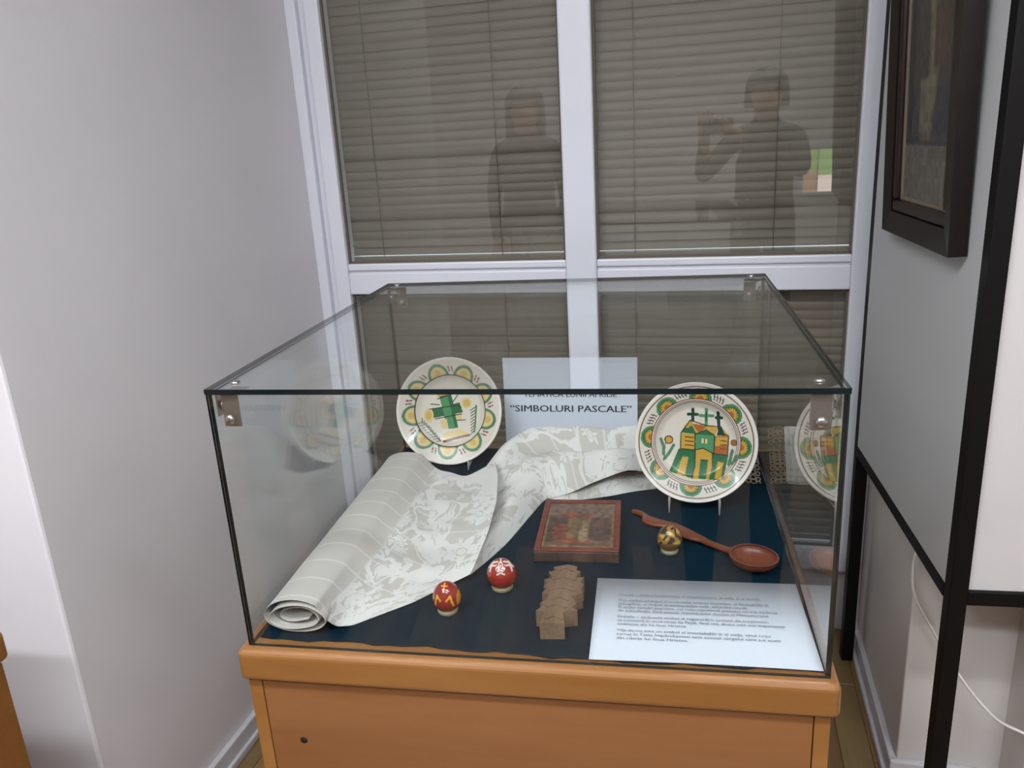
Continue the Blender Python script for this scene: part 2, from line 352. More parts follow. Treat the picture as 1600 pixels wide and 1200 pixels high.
# blinds behind the panes: every slat a part
def blind(x0, x1, z0, z1, label, opened, odd):
    o = empty('venetian_blind', (0, 0, 0), TH, label, 'blind')
    wd = x1-x0+.030; xc = (x0+x1)/2; yb = YW+.062; pitch = .0245
    V, F = [], []
    for i in range(6):
        t = i/5-.5; zz = t*.031; yy = -.0050*(1-4*t*t)
        for s in (-.5, .5): V.append((s*wd, yy, zz))
    for i in range(5): F.append((2*i, 2*i+1, 2*i+3, 2*i+2))
    me = pym('slat', V, F, M_slat, True)
    n = int((z1-z0-.03)/pitch)
    for i in range(n):
        s = link('slat', me, o); z = z0+.030+i*pitch
        s.location = (xc+random.uniform(-.001, .001), yb, z)
        tilt = math.radians(-15+random.uniform(-5, 5))
        if i in odd: tilt = math.radians(20)
        if i in opened: tilt = math.radians(-34)
        s.rotation_euler = (tilt, random.uniform(-.0012, .0012), 0)
    box('bottom_rail', (x0-.012, yb-.010, z0-.001), (x1+.012, yb+.010, z0+.014), M_brail, o, .003)
    for f in (.13, .66):
        tube('ladder_cord', [(x0+.012+wd*f, yb-.017, z0+.01), (x0+.012+wd*f, yb-.017, z1)], .0009, M_cord, o, 6)
    box('head_box', (x0+.01, yb-.014, z1-.03), (x1-.01, yb+.014, z1), M_brail, o, .003)
    return o
BL = (-.804, -.152); BR = (-.0665, .583)
blind(*BL, .352, ZT-.06, 'closed brown-grey venetian blind behind the upper pane next to the plain grey wall', (0, 1), (4, 11))
blind(*BR, .352, ZT-.06, 'closed brown-grey venetian blind behind the upper pane next to the dark framed picture', (0, 1, 2), (4,))
blind(*BL, ZB+.07, .262, 'brown-grey venetian blind behind the lower pane, seen through the case above the rolled cloth', (24,), (20,))
blind(*BR, ZB+.07, .262, 'brown-grey venetian blind behind the lower pane, seen through the case above the church plate', (23, 24), (19,))

# ceiling lamps
for i, (lx, ly) in enumerate(((-.75, -1.1), (.95, -1.1), (-.75, -2.1), (.95, -2.1))):
    lo = empty('ceiling_lamp', (0, 0, 0), TH, 'long white fluorescent ceiling lamp over the room', 'lamp', 'ceiling lamps of the room')
    box('housing', (lx-.62, ly-.10, ZC-.05), (lx+.62, ly+.10, ZC), M_lamph, lo, .006)
    box('diffuser', (lx-.60, ly-.08, ZC-.062), (lx+.60, ly+.08, ZC-.0502), M_lamp, lo, .004)

# ============================================================ DISPLAY PLINTH
def plinth(name, x0, x1, y0, y1, label, hole):
    o = empty(name, ((x0+x1)/2, (y0+y1)/2, ZF), 0, label, 'cabinet'); cx, cy = (x0+x1)/2, (y0+y1)/2
    def bx(n, a, b, m, bev, seg=2, parent=o):
        return box(n, (a[0]-cx, a[1]-cy, a[2]-ZF), (b[0]-cx, b[1]-cy, b[2]-ZF), m, parent, bev, seg)
    bx('top_board', (x0, y0, -.050), (x1, y1, 0), M_wood, .009, 4)
    zb = ZF+.06; s = .02; a0, a1 = x0+.006, x1-.009; f0 = y0+.012; b1 = y1-.01
    bx('side_panel', (a0, f0, zb), (a0+s, b1, -.054), M_wood, .0015); bx('side_panel', (a1-s, f0, zb), (a1, b1, -.054), M_wood, .0015)
    door = bx('front_panel', (a0+s+.0012, f0+.001, zb+.002), (a1-s-.0012, f0+.019, -.0545), M_woodv, .0012)
    bx('back_panel', (a0+s, b1-.012, zb), (a1-s, b1, -.054), M_woodv, 0); bx('inner_top', (a0+s, f0+.02, -.060), (a1-s, b1-.012, -.0502), M_dark, 0)
    bx('base_kick', (a0+.03, f0+.04, ZF), (a1-.03, b1-.01, zb), M_woodv, .002)
    if hole:
        hx, hz = hole; V, F = tube_verts([(hx-cx, f0-cy+.0008, hz-ZF), (hx-cx, f0-cy+.004, hz-ZF)], .0058, 16); link('screw_hole', pym('screw_hole', V, F, M_dark, True), door)
    return o
plinth('display_plinth', -.414, .412, -.016, .795, 'honey-coloured wooden plinth cabinet carrying the glass display case', (-.336, -.158))
p2 = plinth('display_plinth', -1.62, -.812, -.78, .005, 'honey-coloured wooden plinth cabinet standing before the pale wall return', None)

# teal felt on the case floor, wavy cut edge
bm = bmesh.new(); ring = []
def wav(t, ph): return .0022*math.sin(t*41+ph)+.0016*math.sin(t*97+ph*2)
A = [(-.392, .016), (.3935, .011), (.3935, .764), (-.392, .764)]
for k in range(4):
    (ax, ay), (bx_, by) = A[k], A[(k+1) % 4]
    for i in range(40):
        t = i/40; ring.append((ax+(bx_-ax)*t+(wav(t, k)*.15 if k % 2 else 0), ay+(by-ay)*t+(0 if k % 2 else wav(t, k+1)+(.003*math.sin(t*7) if k == 0 else 0))))
vs_ = [bm.verts.new((x, y, .0004)) for x, y in ring]; f = bm.faces.new(vs_)
e = bmesh.ops.extrude_face_region(bm, geom=[f]); 
for v in [g for g in e['geom'] if isinstance(g, bmesh.types.BMVert)]: v.co.z += .0016
link('felt_lining', bm_mesh('felt_lining', bm, M_teal), None, 'dark teal felt sheet covering the floor of the glass case', 'felt')

# ============================================================ GLASS CASE
case = empty('glass_case', (0, 0, 0), 0, 'clear glass display case with metal corner brackets on the wooden plinth', 'display case')
def pane(name, a, b, thin):
    bm = bmesh.new(); add_box(bm, a, b)
    for f in bm.faces:
        n = f.normal; f.material_index = 0 if abs(n[thin]) > .5 else 1
    return link(name, bm_mesh(name, bm, [M_glass, M_edge]), case)
h = CW/2; T = .0055
pane('front_pane', (-h, 0, .0005), (h, T, CH-.0075), 1)
pane('back_pane', (-h, CD-T, .0005), (h, CD, CH-.0075), 1)
pane('side_pane', (-h, T+.0004, .0005), (-h+T, CD-T-.0004, CH-.0075), 0)
pane('side_pane', (h-T, T+.0004, .0005), (h, CD-T-.0004, CH-.0075), 0)
pane('top_pane', (-h-.001, -.001, CH-.007), (h+.001, CD+.001, CH), 2)
def screw(parent, loc, axis):
    prof = [(0, .0042), (.0030, .0040), (.0056, .0028), (.0066, .0010), (.0066, 0), (.0, 0)]
    s = lathe('screw', prof, M_metal, 20, parent); s.location = loc
    s.rotation_euler = {'z': (0, 0, 0), '-y': (pi/2, 0, 0), 'y': (-pi/2, 0, 0), 'x': (0, pi/2, 0), '-x': (0, -pi/2, 0)}[axis]
    return s
def bracket(sx, sy):
    # folded metal angle in a top corner: flap under the top pane, tab on the front or back pane, ear on the side pane
    xi = sx*(h-T); y0 = T if sy < 0 else CD-T; d = 1 if sy < 0 else -1; zt = CH-.0076
    bm = bmesh.new(); t = .0022
    def bb(a, b): add_box(bm, tuple(min(p, q) for p, q in zip(a, b)), tuple(max(p, q) for p, q in zip(a, b)), .0004, 1)
    xa = xi-sx*.012; xb = xi-sx*.036
    bb((xa, y0+d*.0006, zt-.046), (xb, y0+d*(.0006+t), zt-.0005)); bb((xa, y0+d*.0006, zt-.0005-t), (xb, y0+d*.034, zt-.0005))
    bb((xi-sx*.0006, y0+d*.006, zt-.034), (xi-sx*(.0006+t), y0+d*.024, zt-.0005)); bb((xi-sx*.0006, y0+d*.006, zt-.0005-t), (xa, y0+d*.024, zt-.0005))
    o = link('corner_bracket', bm_mesh('corner_bracket', bm, M_metal2), case)
    cxm = (xa+xb)/2
    screw(o, (cxm, y0+d*(.003+t), zt-.034), 'y' if d > 0 else '-y'); screw(o, (cxm, -T*0+(-.0001 if sy < 0 else CD+.0001), zt-.034), '-y' if sy < 0 else 'y')
    screw(o, (cxm, y0+d*.022, CH+.0002), 'z'); screw(o, (xi-sx*(.003+t), y0+d*.015, zt-.02), 'x' if sx < 0 else '-x')
for sx in (-1, 1):
    for sy in (-1, 1): bracket(sx, sy)

# ============================================================ PAPERS
sg = empty('title_sheet', (-.006, .754, .010), 0, 'upright white title sheet leaning on the back pane of the case', 'sign')
sg.rotation_euler = (math.radians(-2), math.radians(.3), 0)
box('paper', (-.147, -.0004, 0), (.147, .0004, .209), M_paper, sg)
text_mesh('printed_line', 'TEMATICA LUNII APRILIE', .0165, M_ink, sg, (0, -.0008, .1205), (pi/2, 0, 0), .205, .0003, 'CENTER')
text_mesh('printed_title', '\u201cSIMBOLURI PASCALE\u201d', .0215, M_ink, sg, (0, -.0008, .086), (pi/2, 0, 0), .268, .00045, 'CENTER')
tx = empty('text_sheet', (.2415, .1130, .0026), math.radians(.6), 'white printed sheet lying flat behind the front pane of the case', 'paper')
V, F = [], []; nx = 24
for j in range(2):
    for i in range(nx+1):
        u = i/nx; V.append((-.151+.302*u, -.1045+.209*j, .0016+.0016*math.sin(u*3.1)*(1-j)+.001*j*u))
for i in range(nx): F.append((i, i+1, nx+2+i, nx+1+i))
po = link('paper', pym('paper', V, F, M_paper, True), tx); sm = po.modifiers.new('s', 'SOLIDIFY'); sm.thickness = .0005
lines = ['Crucea \u2013 simbol fundamental al cre\u0219tinismului, al vie\u021bii \u0219i al mor\u021bii.', None,
 'Oul, simbol arhetipal al \u00eenceputului tuturor lucrurilor, al fecundit\u0103\u021bii \u0219i', 'al bog\u0103\u021biei, al originii \u0219i permanen\u021bei vie\u021bii, eliber\u0103rii rituale.',
 '\u00cen multe a\u0219ez\u0103ri populare, oul ro\u0219u reprezint\u0103 simbolul cel mai \u00eenc\u0103rcat', 'de semnifica\u021bii, fiind asociat morm\u00e2ntului deschis al M\u00e2ntuitorului', None,
 'Pe\u0219tele \u2013 str\u0103vechi simbol al regener\u0103rii, preluat de cre\u0219tinism,', 'se consum\u0103 \u00een mod ritual de Pa\u0219ti, fiind una dintre cele mai importante', 'embleme ale lui Iisus Hristos.', None,
 'Vi\u021ba-de-vie este un simbol al imortalit\u0103\u021bii \u0219i al vie\u021bii, vinul ro\u0219u', 'turnat \u00een Taina \u00cemp\u0103rt\u0103\u0219aniei este asociat s\u00e2ngelui care s-a scurs', 'din r\u0103nile lui Iisus Hristos.']
wid = [.208, 0, .217, .188, .228, .213, 0, .212, .232, .098, 0, .21, .222, .098]
yy = .052
for s, wl in zip(lines, wid):
    if s is None: yy -= .0058; continue
    text_mesh('printed_line', s, .0088, M_ink2, tx, (-.116, yy, .0046), (0, 0, 0), wl, 0); yy -= .0094
# ============================================================ PLATES
C = {k: np.array(lin(v)) for k, v in dict(cream=(206, 196, 184), white=(222, 214, 206), green=(42, 98, 62), lgreen=(74, 132, 88), dgreen=(24, 60, 48), yellow=(184, 146, 54), pale=(204, 182, 128),
     orange=(156, 92, 40), brown=(92, 58, 52), dark=(44, 40, 42), ggreen=(72, 118, 88), rust=(120, 66, 58), grey=(88, 104, 96), ochre=(188, 150, 66)).items()}
def plate_mesh(name, R, paint, n=300, m_=110):
    # top profile from the centre to the lip, then the underside
    def zt(r):
        q = r/R
        if q < .55: return .012*(q/.55)**2*.5
        if q < .70: return .006+.016*((q-.55)/.15)**1.5*.8
        return .0188+.0095*((q-.70)/.27)
    rs = list(np.linspace(.0008, R*.965, m_)); prof = [(r, zt(r)) for r in rs]
    zl = zt(R*.965); prof += [(R*.98, zl+.0022), (R*.992, zl+.0018), (R, zl-.0006), (R*.993, zl-.0036), (R*.96, zl-.006)]
    prof += [(r, max(zt(r)-.0085, -.003)) for r in np.linspace(R*.93, .0008, 16)]
    V, F = [], []
    P = np.array(prof); th = np.arange(n)*2*pi/n
    X = P[:, :1]*np.cos(th); Y = P[:, :1]*np.sin(th); Z = np.repeat(P[:, 1:], n, 1)
    V = np.stack([X, Y, Z], -1).reshape(-1, 3)
    for i in range(len(prof)-1):
        for j in range(n): F.append((i*n+j, i*n+(j+1) % n, (i+1)*n+(j+1) % n, (i+1)*n+j))
    me = pym(name, V.tolist(), F, M_plate, True)
    col = np.tile(C['cream'], (len(V), 1)); nt = (m_+3)*n
    x, y = V[:nt, 0]/R, V[:nt, 1]/R
    c = col[:nt]; paint(x, y, c); col[:nt] = c; set_paint(me, col); return me
M_plate = paint_mat('glazed_ceramic', .22, .18, .35)
def lobes(x, y, c, n, a0, r0, r1, r2, r3, cols, flat=1.0):
    for k in range(n):
        a = math.radians(a0+k*360/n); cx, cy = r0*math.cos(a), r0*math.sin(a)
        dx, dy = x-cx, y-cy; rad = dx*math.cos(a)+dy*math.sin(a); tan = -dx*math.sin(a)+dy*math.cos(a)
        d = np.hypot(rad/flat, tan); half = np.hypot(x, y) > r0-.005
        c[half & (d < r1)] = cols[0]; c[half & (d < r2)] = cols[1]; c[half & (d < r3)] = cols[2]
        if n == 8:
            for q in range(9):
                b = a-pi/2+q*pi/8; px, py = cx+(r2-.012)*math.cos(b)*flat, cy+(r2-.012)*math.sin(b)
                c[half & (np.hypot(x-px, y-py) < .011)] = C['dark']
def ring(x, y, c, r, wd, col): c[np.abs(np.hypot(x, y)-r) < wd] = col
def dashes(x, y, c, n, a0, r0, r1, m, sp, wd, col):
    for k in range(n):
        for q in range(m):
            a = math.radians(a0+k*360/n+(q-(m-1)/2)*sp)
            c[near_line(x, y, [(r0*math.cos(a), r0*math.sin(a)), (r1*math.cos(a+.03), r1*math.sin(a+.03))], wd)] = col
def paint_church(x, y, c):
    Q = lambda pts: [((px-622)/545*1.0, (585-py)/520*1.0) for px, py in pts]
    P = lambda pts, col: c.__setitem__(in_poly(x, y, Q(pts)), C[col])
    Ln = lambda pts, wd, col: c.__setitem__(near_line(x, y, Q(pts), wd), C[col])
    c[np.hypot(x, y) > .955] = C['white']
    ring(x, y, c, .925, .006, C['brown'])
    lobes(x, y, c, 8, 85, .73, .185, .12, .055, (C['green'], C['yellow'], C['orange']), .93)
    for k in range(8):
        a = math.radians(85+45*k); cx, cy = .73*math.cos(a), .73*math.sin(a); d = np.hypot(x-cx, y-cy)
        c[(np.hypot(x, y) > .73) & (d < .165) & (d > .145)] = C['lgreen']
    dashes(x, y, c, 8, 107.5, .77, .85, 4, 3.6, .010, C['dark'])
    for r in (.725, .690, .665): ring(x, y, c, r, .008 if r > .7 else .005, C['rust'] if r > .7 else C['brown'])
    P([(470, 650), (915, 690), (870, 895), (800, 905), (600, 905), (390, 850)], 'green'); P([(455, 800), (520, 700), (500, 860), (400, 850)], 'lgreen')
    P([(505, 720), (560, 720), (530, 880), (455, 872)], 'ochre'); P([(620, 665), (690, 640), (770, 670), (775, 780), (745, 905), (595, 905), (625, 800)], 'yellow')
    P([(668, 742), (732, 745), (720, 905), (650, 905)], 'green'); P([(820, 750), (872, 755), (850, 895), (795, 895)], 'yellow')
    P([(490, 510), (618, 520), (615, 658), (488, 650)], 'yellow'); P([(615, 515), (792, 525), (785, 685), (690, 640), (615, 655)], 'lgreen'); P([(788, 530), (912, 525), (906, 692), (783, 682)], 'orange')
    P([(800, 540), (905, 535), (900, 600), (795, 620)], 'yellow'); P([(585, 425), (830, 450), (795, 520), (625, 515)], 'ochre'); P([(585, 430), (720, 445), (650, 510)], 'orange')
    P([(488, 508), (570, 405), (628, 520)], 'green'); P([(515, 455), (570, 388), (600, 430), (545, 470)], 'yellow'); P([(618, 520), (712, 478), (792, 528)], 'green')
    P([(806, 525), (832, 430), (915, 525)], 'dgreen'); P([(850, 455), (915, 520), (880, 510)], 'yellow')
    for yy_ in (545, 580, 615): Ln([(530, yy_), (600, yy_+5)], .010, 'brown')
    for yy_ in (570, 605, 640): Ln([(845, yy_), (892, yy_)], .010, 'rust')
    P([(675, 555), (725, 560), (722, 600), (672, 595)], 'pale'); Ln([(700, 560), (698, 595)], .008, 'brown')
    for a, b, cl in (((592, 400), (592, 300), 'dgreen'), ((552, 345), (632, 345), 'dgreen'), ((712, 440), (712, 300), 'lgreen'), ((655, 355), (770, 355), 'lgreen'), ((828, 470), (815, 325), 'dgreen'), ((800, 370), (845, 370), 'dgreen')): Ln([a, b], .026, cl)
    Ln([(712, 320), (712, 400)], .010, 'dgreen')
    for pts in ([(488, 510), (486, 650), (615, 658), (690, 640), (783, 684), (906, 694), (912, 525)], [(615, 515), (615, 658)], [(790, 528), (784, 684)], [(488, 508), (570, 400), (712, 440), (830, 450)], [(618, 520), (712, 478), (792, 528)], [(668, 742), (732, 745)], [(620, 665), (615, 800), (595, 905)], [(772, 680), (775, 800)]): Ln(pts, .009, 'dark')
    for fx, fy, r, cl in ((380, 575, .075, 'yellow'), (958, 582, .055, 'orange')):
        cx, cy = Q([(fx, fy)])[0]; d = np.hypot(x-cx, y-cy); c[d < r] = C['brown']; c[d < r*.72] = C[cl]
    for pts in ([(310, 570), (335, 640), (335, 700)], [(425, 620), (385, 690), (345, 740)], [(945, 650), (930, 720), (915, 770)], [(990, 690), (945, 760)]): Ln(pts, .026, 'ggreen')
    Ln([(338, 760), (350, 600)], .008, 'grey')
def paint_crossplate(x, y, c):
    Q = lambda pts: [((px-568)/446, (590-py)/452) for px, py in pts]
    P = lambda pts, col: c.__setitem__(in_poly(x, y, Q(pts)), C[col])
    Ln = lambda pts, wd, col: c.__setitem__(near_line(x, y, Q(pts), wd), C[col])
    c[np.hypot(x, y) > .95] = C['white']
    lobes(x, y, c, 9, 107, .68, .195, .145, .09, (C['ggreen'], C['pale'], C['pale']), 1.15)
    for k in range(9):
        a = math.radians(107+40*k); d = np.hypot(x-.74*math.cos(a), y-.74*math.sin(a)); c[(np.hypot(x, y) > .69) & (d < .06)] = C['ochre']*.6+C['pale']*.4
    dashes(x, y, c, 9, 127, .74, .83, 2, 4.5, .013, C['rust'])
    c[np.hypot(x, y) < .668] = C['cream']; ring(x, y, c, .672, .008, C['dark'])
    P([(455, 420), (565, 425), (628, 735), (535, 745)], 'green'); P([(400, 575), (640, 520), (668, 605), (415, 652)], 'green'); P([(470, 480), (540, 470), (600, 735), (540, 740)], 'lgreen')
    P([(448, 425), (560, 415), (572, 450), (452, 470)], 'ochre'); P([(470, 670), (530, 660), (545, 745), (490, 745)], 'pale'); P([(600, 625), (660, 615), (655, 665), (615, 675)], 'pale')
    P([(500, 790), (540, 765), (650, 748), (735, 795), (505, 858)], 'pale'); P([(500, 838), (725, 788), (738, 800), (505, 862)], 'rust')
    for fx, fy, rx, ry in ((378, 630, .09, .13), (700, 525, .10, .10)):
        cx, cy = Q([(fx, fy)])[0]; c[((x-cx)/rx)**2+((y-cy)/ry)**2 < 1] = C['pale']; c[((x-cx)/rx*1.6)**2+((y-cy)/ry*1.6)**2 < 1] = C['ochre']*.7+C['pale']*.3
    for pts in ([(450, 490), (560, 455)], [(385, 575), (620, 545), (650, 560)], [(430, 660), (655, 618)], [(620, 672), (690, 668)], [(395, 532), (470, 540)], [(578, 520), (625, 460)]): Ln(pts, .009, 'dark')
    for k in range(9):
        t = k/8; bx_, by_ = 780-10*t, 560+200*t; Ln([(bx_, by_), (bx_-45+15*t, by_+28)], .010, 'grey')
        bx_, by_ = 330+145*t, 690+155*t; Ln([(bx_, by_), (bx_-8, by_-36+6*t)], .010, 'grey'); Ln([(bx_, by_), (bx_-40+10*t, by_+4)], .008, 'grey')
    Ln([(785, 550), (770, 770)], .016, 'ggreen'); Ln([(320, 680), (480, 845)], .010, 'grey')
def plate(R, bot, lean, turn, paint, label):
    # bot = lowest point of the rim; the plate leans back against its stand
    o = link('ceramic_plate', plate_mesh('ceramic_plate', R, paint), None, label, 'plate')
    rot = Matrix.Rotation(math.radians(turn), 4, 'Z') @ Matrix.Rotation(pi/2-math.radians(lean), 4, 'X')
    upv = rot @ Vector((0, 1, 0)); nrm = rot @ Vector((0, 0, 1)); zl = .0273
    cen = Vector(bot)+upv*R-nrm*zl
    m4 = rot.copy(); m4.translation = cen; o.matrix_world = m4; return cen, upv, nrm, rot @ Vector((1, 0, 0))
def plate_stand(cen, upv, nrm, side, R, label):
    o = empty('plate_stand', (cen.x, cen.y, .002), 0, label, 'plate stand', 'clear plate stands'); off = -Vector((cen.x, cen.y, .002))
    back = Vector((-nrm.x, -nrm.y, 0)).normalized()
    for s in (-1, 1):
        q = side*(s*.045)
        bot = cen-upv*math.sqrt(R*R-.045**2)*1.0+q+nrm*.0273
        bot2 = bot-upv*.005
        front = Vector((bot2.x, bot2.y, .004))-back*.014
        hook = bot2-back*.010+Vector((0, 0, .010))
        rear = bot2+back*.075; rear.z = .004
        topb = cen+q*.9+upv*R*.15-nrm*.012
        V, F = tube_verts([p+off for p in (hook, hook-Vector((0, 0, .008)), front)], [.0018, .0024, .0014], 8); link('front_foot', pym('front_foot', V, F, M_clear, True), o)
        V, F = tube_verts([p+off for p in (bot2-Vector((0, 0, .003))-back*.012, bot2-Vector((0, 0, .004))+back*.012, rear+Vector((0, 0, .01)), rear)], .0022, 8); link('side_rail', pym('side_rail', V, F, M_clear, True), o)
        V, F = tube_verts([p+off for p in (rear+Vector((0, 0, .008)), (rear+topb)/2+back*.01, topb)], .0022, 8); link('back_support', pym('back_support', V, F, M_clear, True), o)
    return o
g1 = plate(.1175, (-.262, .650, .010), 18, 2, paint_crossplate, 'cream ceramic plate painted with a green cross, on a clear stand beside the title sheet')
plate_stand(*g1, .1175, 'clear plastic stand under the cream plate with the green cross')
g2 = plate(.1115, (.2505, .466, .020), 18, -4, paint_church, 'cream ceramic plate painted with a green and yellow church, standing above the wooden spoon')
plate_stand(*g2, .1115, 'clear plastic stand under the cream plate with the church')

# ============================================================ IVORY CLOTH
cl = empty('jacquard_cloth', (-.2, .35, .002), 0, 'ivory jacquard cloth, rolled at one end and draped behind the wooden icon', 'cloth'); CO = np.array((-.2, .35, .002))
def grid_obj(name, G, parent, uvf, thick=.0011, sub=1, m=M_cloth, off=CO):
    nr, nc = G.shape[:2]; V = (G-off).reshape(-1, 3)
    F = [(i*nc+j, i*nc+j+1, (i+1)*nc+j+1, (i+1)*nc+j) for i in range(nr-1) for j in range(nc-1)]
    me = pym(name, V.tolist(), F, m, True); uv = me.uv_layers.new(name='UVMap')
    for p in me.polygons:
        for li, vi in zip(p.loop_indices, p.vertices): uv.data[li].uv = uvf(vi//nc, vi % nc)
    o = link(name, me, parent)
    s = o.modifiers.new('solid', 'SOLIDIFY'); s.thickness = thick; s.offset = 1
    if sub: d = o.modifiers.new('sub', 'SUBSURF'); d.levels = sub; d.render_levels = sub
    return o
NV = 46
Rk = np.array([(0, -.262, .058, .0028), (.18, -.188, .124, .0035), (.32, -.138, .182, .006), (.40, -.112, .196, .014), (.55, -.098, .275, .046), (.72, -.100, .372, .060), (.88, -.117, .478, .064), (1, -.142, .572, .054)])
rows = []
NS, NU = 96, 26
for i in range(NV):
    v = i/(NV-1); cx = -.3365-.002*v; y0 = .025+.586*v
    pr = []
    for q in range(NS):
        f = q/(NS-1); ang = math.radians(52)+2*pi*2.78*(1-f)
        a = .020+.0335*f**.8; b = .006+.0225*f**.8
        wob = .0022*math.sin(ang*2+v*5)*(1-f)+.0012*math.sin(v*23+ang)
        z = .0290+(b+wob)*math.sin(ang)*(1+.06*math.sin(ang*1+v*3)); x = cx+a*math.cos(ang)
        pr.append((x, y0+.004*math.sin(ang*.5)*(1-v)+(.006*(1-f)), max(z, .0012)))
    E = np.array(pr[-1]); R = np.array([np.interp(v, Rk[:, 0], Rk[:, k]) for k in (1, 2, 3)])
    kz = np.interp(v, [0, .12, .5, .8, 1], [.0, .0, -.008, -.022, -.030]); K = E*.62+R*.38; K[2] = kz
    for q in range(1, NU+1):
        u = q/NU; p = (1-u)**2*E+2*u*(1-u)*K+u*u*R
        p[2] += (.0032*math.sin(u*9+v*11)+.0020*math.sin(v*31-u*6)+.0012*math.sin(v*57+u*17))*math.sin(pi*u)*(.4+v); p[2] = max(p[2], .0022)
        pr.append(tuple(p))
    rows.append(pr)
G = np.array(rows)
def uv1(i, j):
    v = i/(NV-1)*.6
    return (.34*j/NS if j < NS else .34+.30*(j-NS)/NU, v)
grid_obj('rolled_panel', G, cl, uv1)
rws = [[(-.165, .215, .003), (-.155, .214, .006), (-.142, .213, .008), (-.128, .212, .006), (-.119, .211, .002)],
 [(-.19, .33, .008), (-.16, .33, .008), (-.13, .327, .010), (-.10, .322, .024), (-.079, .316, .002)],
 [(-.2, .46, .010), (-.165, .455, .014), (-.125, .45, .022), (-.082, .44, .036), (-.051, .431, .002)],
 [(-.19, .555, .012), (-.155, .555, .034), (-.11, .55, .046), (-.06, .525, .042), (-.032, .50, .002)],
 [(-.138, .700, .035), (-.118, .672, .070), (-.075, .62, .052), (-.03, .57, .058), (-.005, .515, .004)],
 [(-.05, .735, .03), (-.035, .690, .086), (-.0, .645, .036), (.015, .595, .066), (.04, .54, .012)],
 [(.06, .738, .03), (.062, .69, .083), (.072, .648, .030), (.080, .616, .062), (.092, .575, .024)],
 [(.15, .738, .03), (.15, .69, .088), (.155, .652, .036), (.16, .628, .064), (.168, .60, .026)],
 [(.28, .738, .03), (.28, .69, .092), (.28, .655, .050), (.285, .63, .040), (.29, .60, .006)],
 [(.352, .738, .03), (.352, .69, .084), (.353, .655, .047), (.354, .63, .032), (.355, .603, .004)]]
A1 = np.array([crom(r, 26) for r in rws]); G2 = np.array([crom(A1[:, j], 64) for j in range(26)]).transpose(1, 0, 2)
G2[:, :, 2] += .0025*np.sin(G2[:, :, 0]*60+G2[:, :, 1]*45)*np.clip(G2[:, :, 2]/.03, 0, 1)+.0016*np.sin(G2[:, :, 0]*130-G2[:, :, 1]*90)*np.clip(G2[:, :, 2]/.03, 0, 1)
G2[:, :, 2] = np.maximum(G2[:, :, 2], .0022)
grid_obj('draped_end', G2, cl, lambda i, j: (.45+j/25*.22, i/63*.75))
fr = crom([(-.03, .507, .0022), (.03, .504, .0022), (.09, .525, .0022), (.15, .553, .0022), (.25, .585, .0022), (.354, .60, .0022)], 40)
bk = crom([(-.03, .60, .0022), (.03, .62, .0022), (.09, .64, .0022), (.15, .65, .0022), (.25, .66, .0022), (.354, .66, .0022)], 40)
G3 = np.array([[fr[i]*(1-t)+bk[i]*t+np.array((0, 0, .004*math.sin(t*pi)*(1+math.sin(i*.5))*.7)) for t in np.linspace(0, 1, 12)] for i in range(40)])
grid_obj('lower_layer', G3, cl, lambda i, j: (.75+j/11*.12, i/39*.5))
# crocheted lace along the far end: rings and scallops
bm = bmesh.new()
edge = crom([(.354, .690, .084), (.355, .655, .050), (.356, .63, .035), (.357, .600, .008)], 12)
for q in range(12):
    tg = Vector(edge[min(q+1, 11)]-edge[max(q-1, 0)]).normalized()
    for col_, rr in ((0, .0046), (1, .0050), (2, .0040)):
        n, mseg = 12, 5; vv = []; cen = Vector(edge[q])+Vector((.004+col_*.0098, 0, -.003*col_*col_*.5))
        ax1 = Vector((1, 0, 0)); nrm_ = ax1.cross(tg)
        for a in range(n):
            for b_ in range(mseg):
                A_ = 2*pi*a/n; B_ = 2*pi*b_/mseg; R_ = rr+.0013*math.cos(B_)
                vv.append(bm.verts.new(cen+ax1*(R_*math.cos(A_))+tg*(R_*math.sin(A_))+nrm_*(.0011*math.sin(B_))-Vector(CO)))
        for a in range(n):
            for b_ in range(mseg): bm.faces.new((vv[a*mseg+b_], vv[((a+1) % n)*mseg+b_], vv[((a+1) % n)*mseg+(b_+1) % mseg], vv[a*mseg+(b_+1) % mseg]))
for v in bm.verts: v.co.z = max(v.co.z, .0006)
lc = link('lace_trim', bm_mesh('lace_trim', bm, M_lace, True), cl); lc['label'] = 'tan crocheted lace edging'

# ============================================================ EGGS
M_egg = paint_mat('lacquered_egg', .22, .5)
M_ring = mat('egg_ring', (168, 156, 126), .3, trans=.3)
def egg(x, y, r, hgt, lean, paint, label):
    o = empty('painted_egg', (x, y, .002), 0, label, 'egg')
    n, m_ = 96, 64; V = []
    for i in range(m_+1):
        t = pi*i/m_; z = -math.cos(t); rad = math.sin(t)*(1-.10*z)
        for j in range(n): V.append((r*rad*math.cos(2*pi*j/n), r*rad*math.sin(2*pi*j/n), hgt/2*z))
    F = [(i*n+j, i*n+(j+1) % n, (i+1)*n+(j+1) % n, (i+1)*n+j) for i in range(m_) for j in range(n)]
    me = pym('shell', V, F, M_egg, True); A_ = np.array(V)/np.array((r, r, hgt/2)); c = np.zeros((len(V), 3)); k1, k2 = math.sin(.5), math.cos(.5); paint(A_[:, 0], A_[:, 1]*k2-A_[:, 2]*k1, A_[:, 1]*k1+A_[:, 2]*k2, c); set_paint(me, c)
    s = link('shell', me, o); s.location = (0, 0, .0035+hgt/2); s.rotation_euler = lean
    prof = []
    for k in range(13): a = 2*pi*k/12; prof.append((r*.64+.0022*math.cos(a), .0042+.0040*math.sin(a)))
    lathe('ring_stand', prof, M_ring, 32, o); return o
E_ = lambda *v: np.array(lin(v))
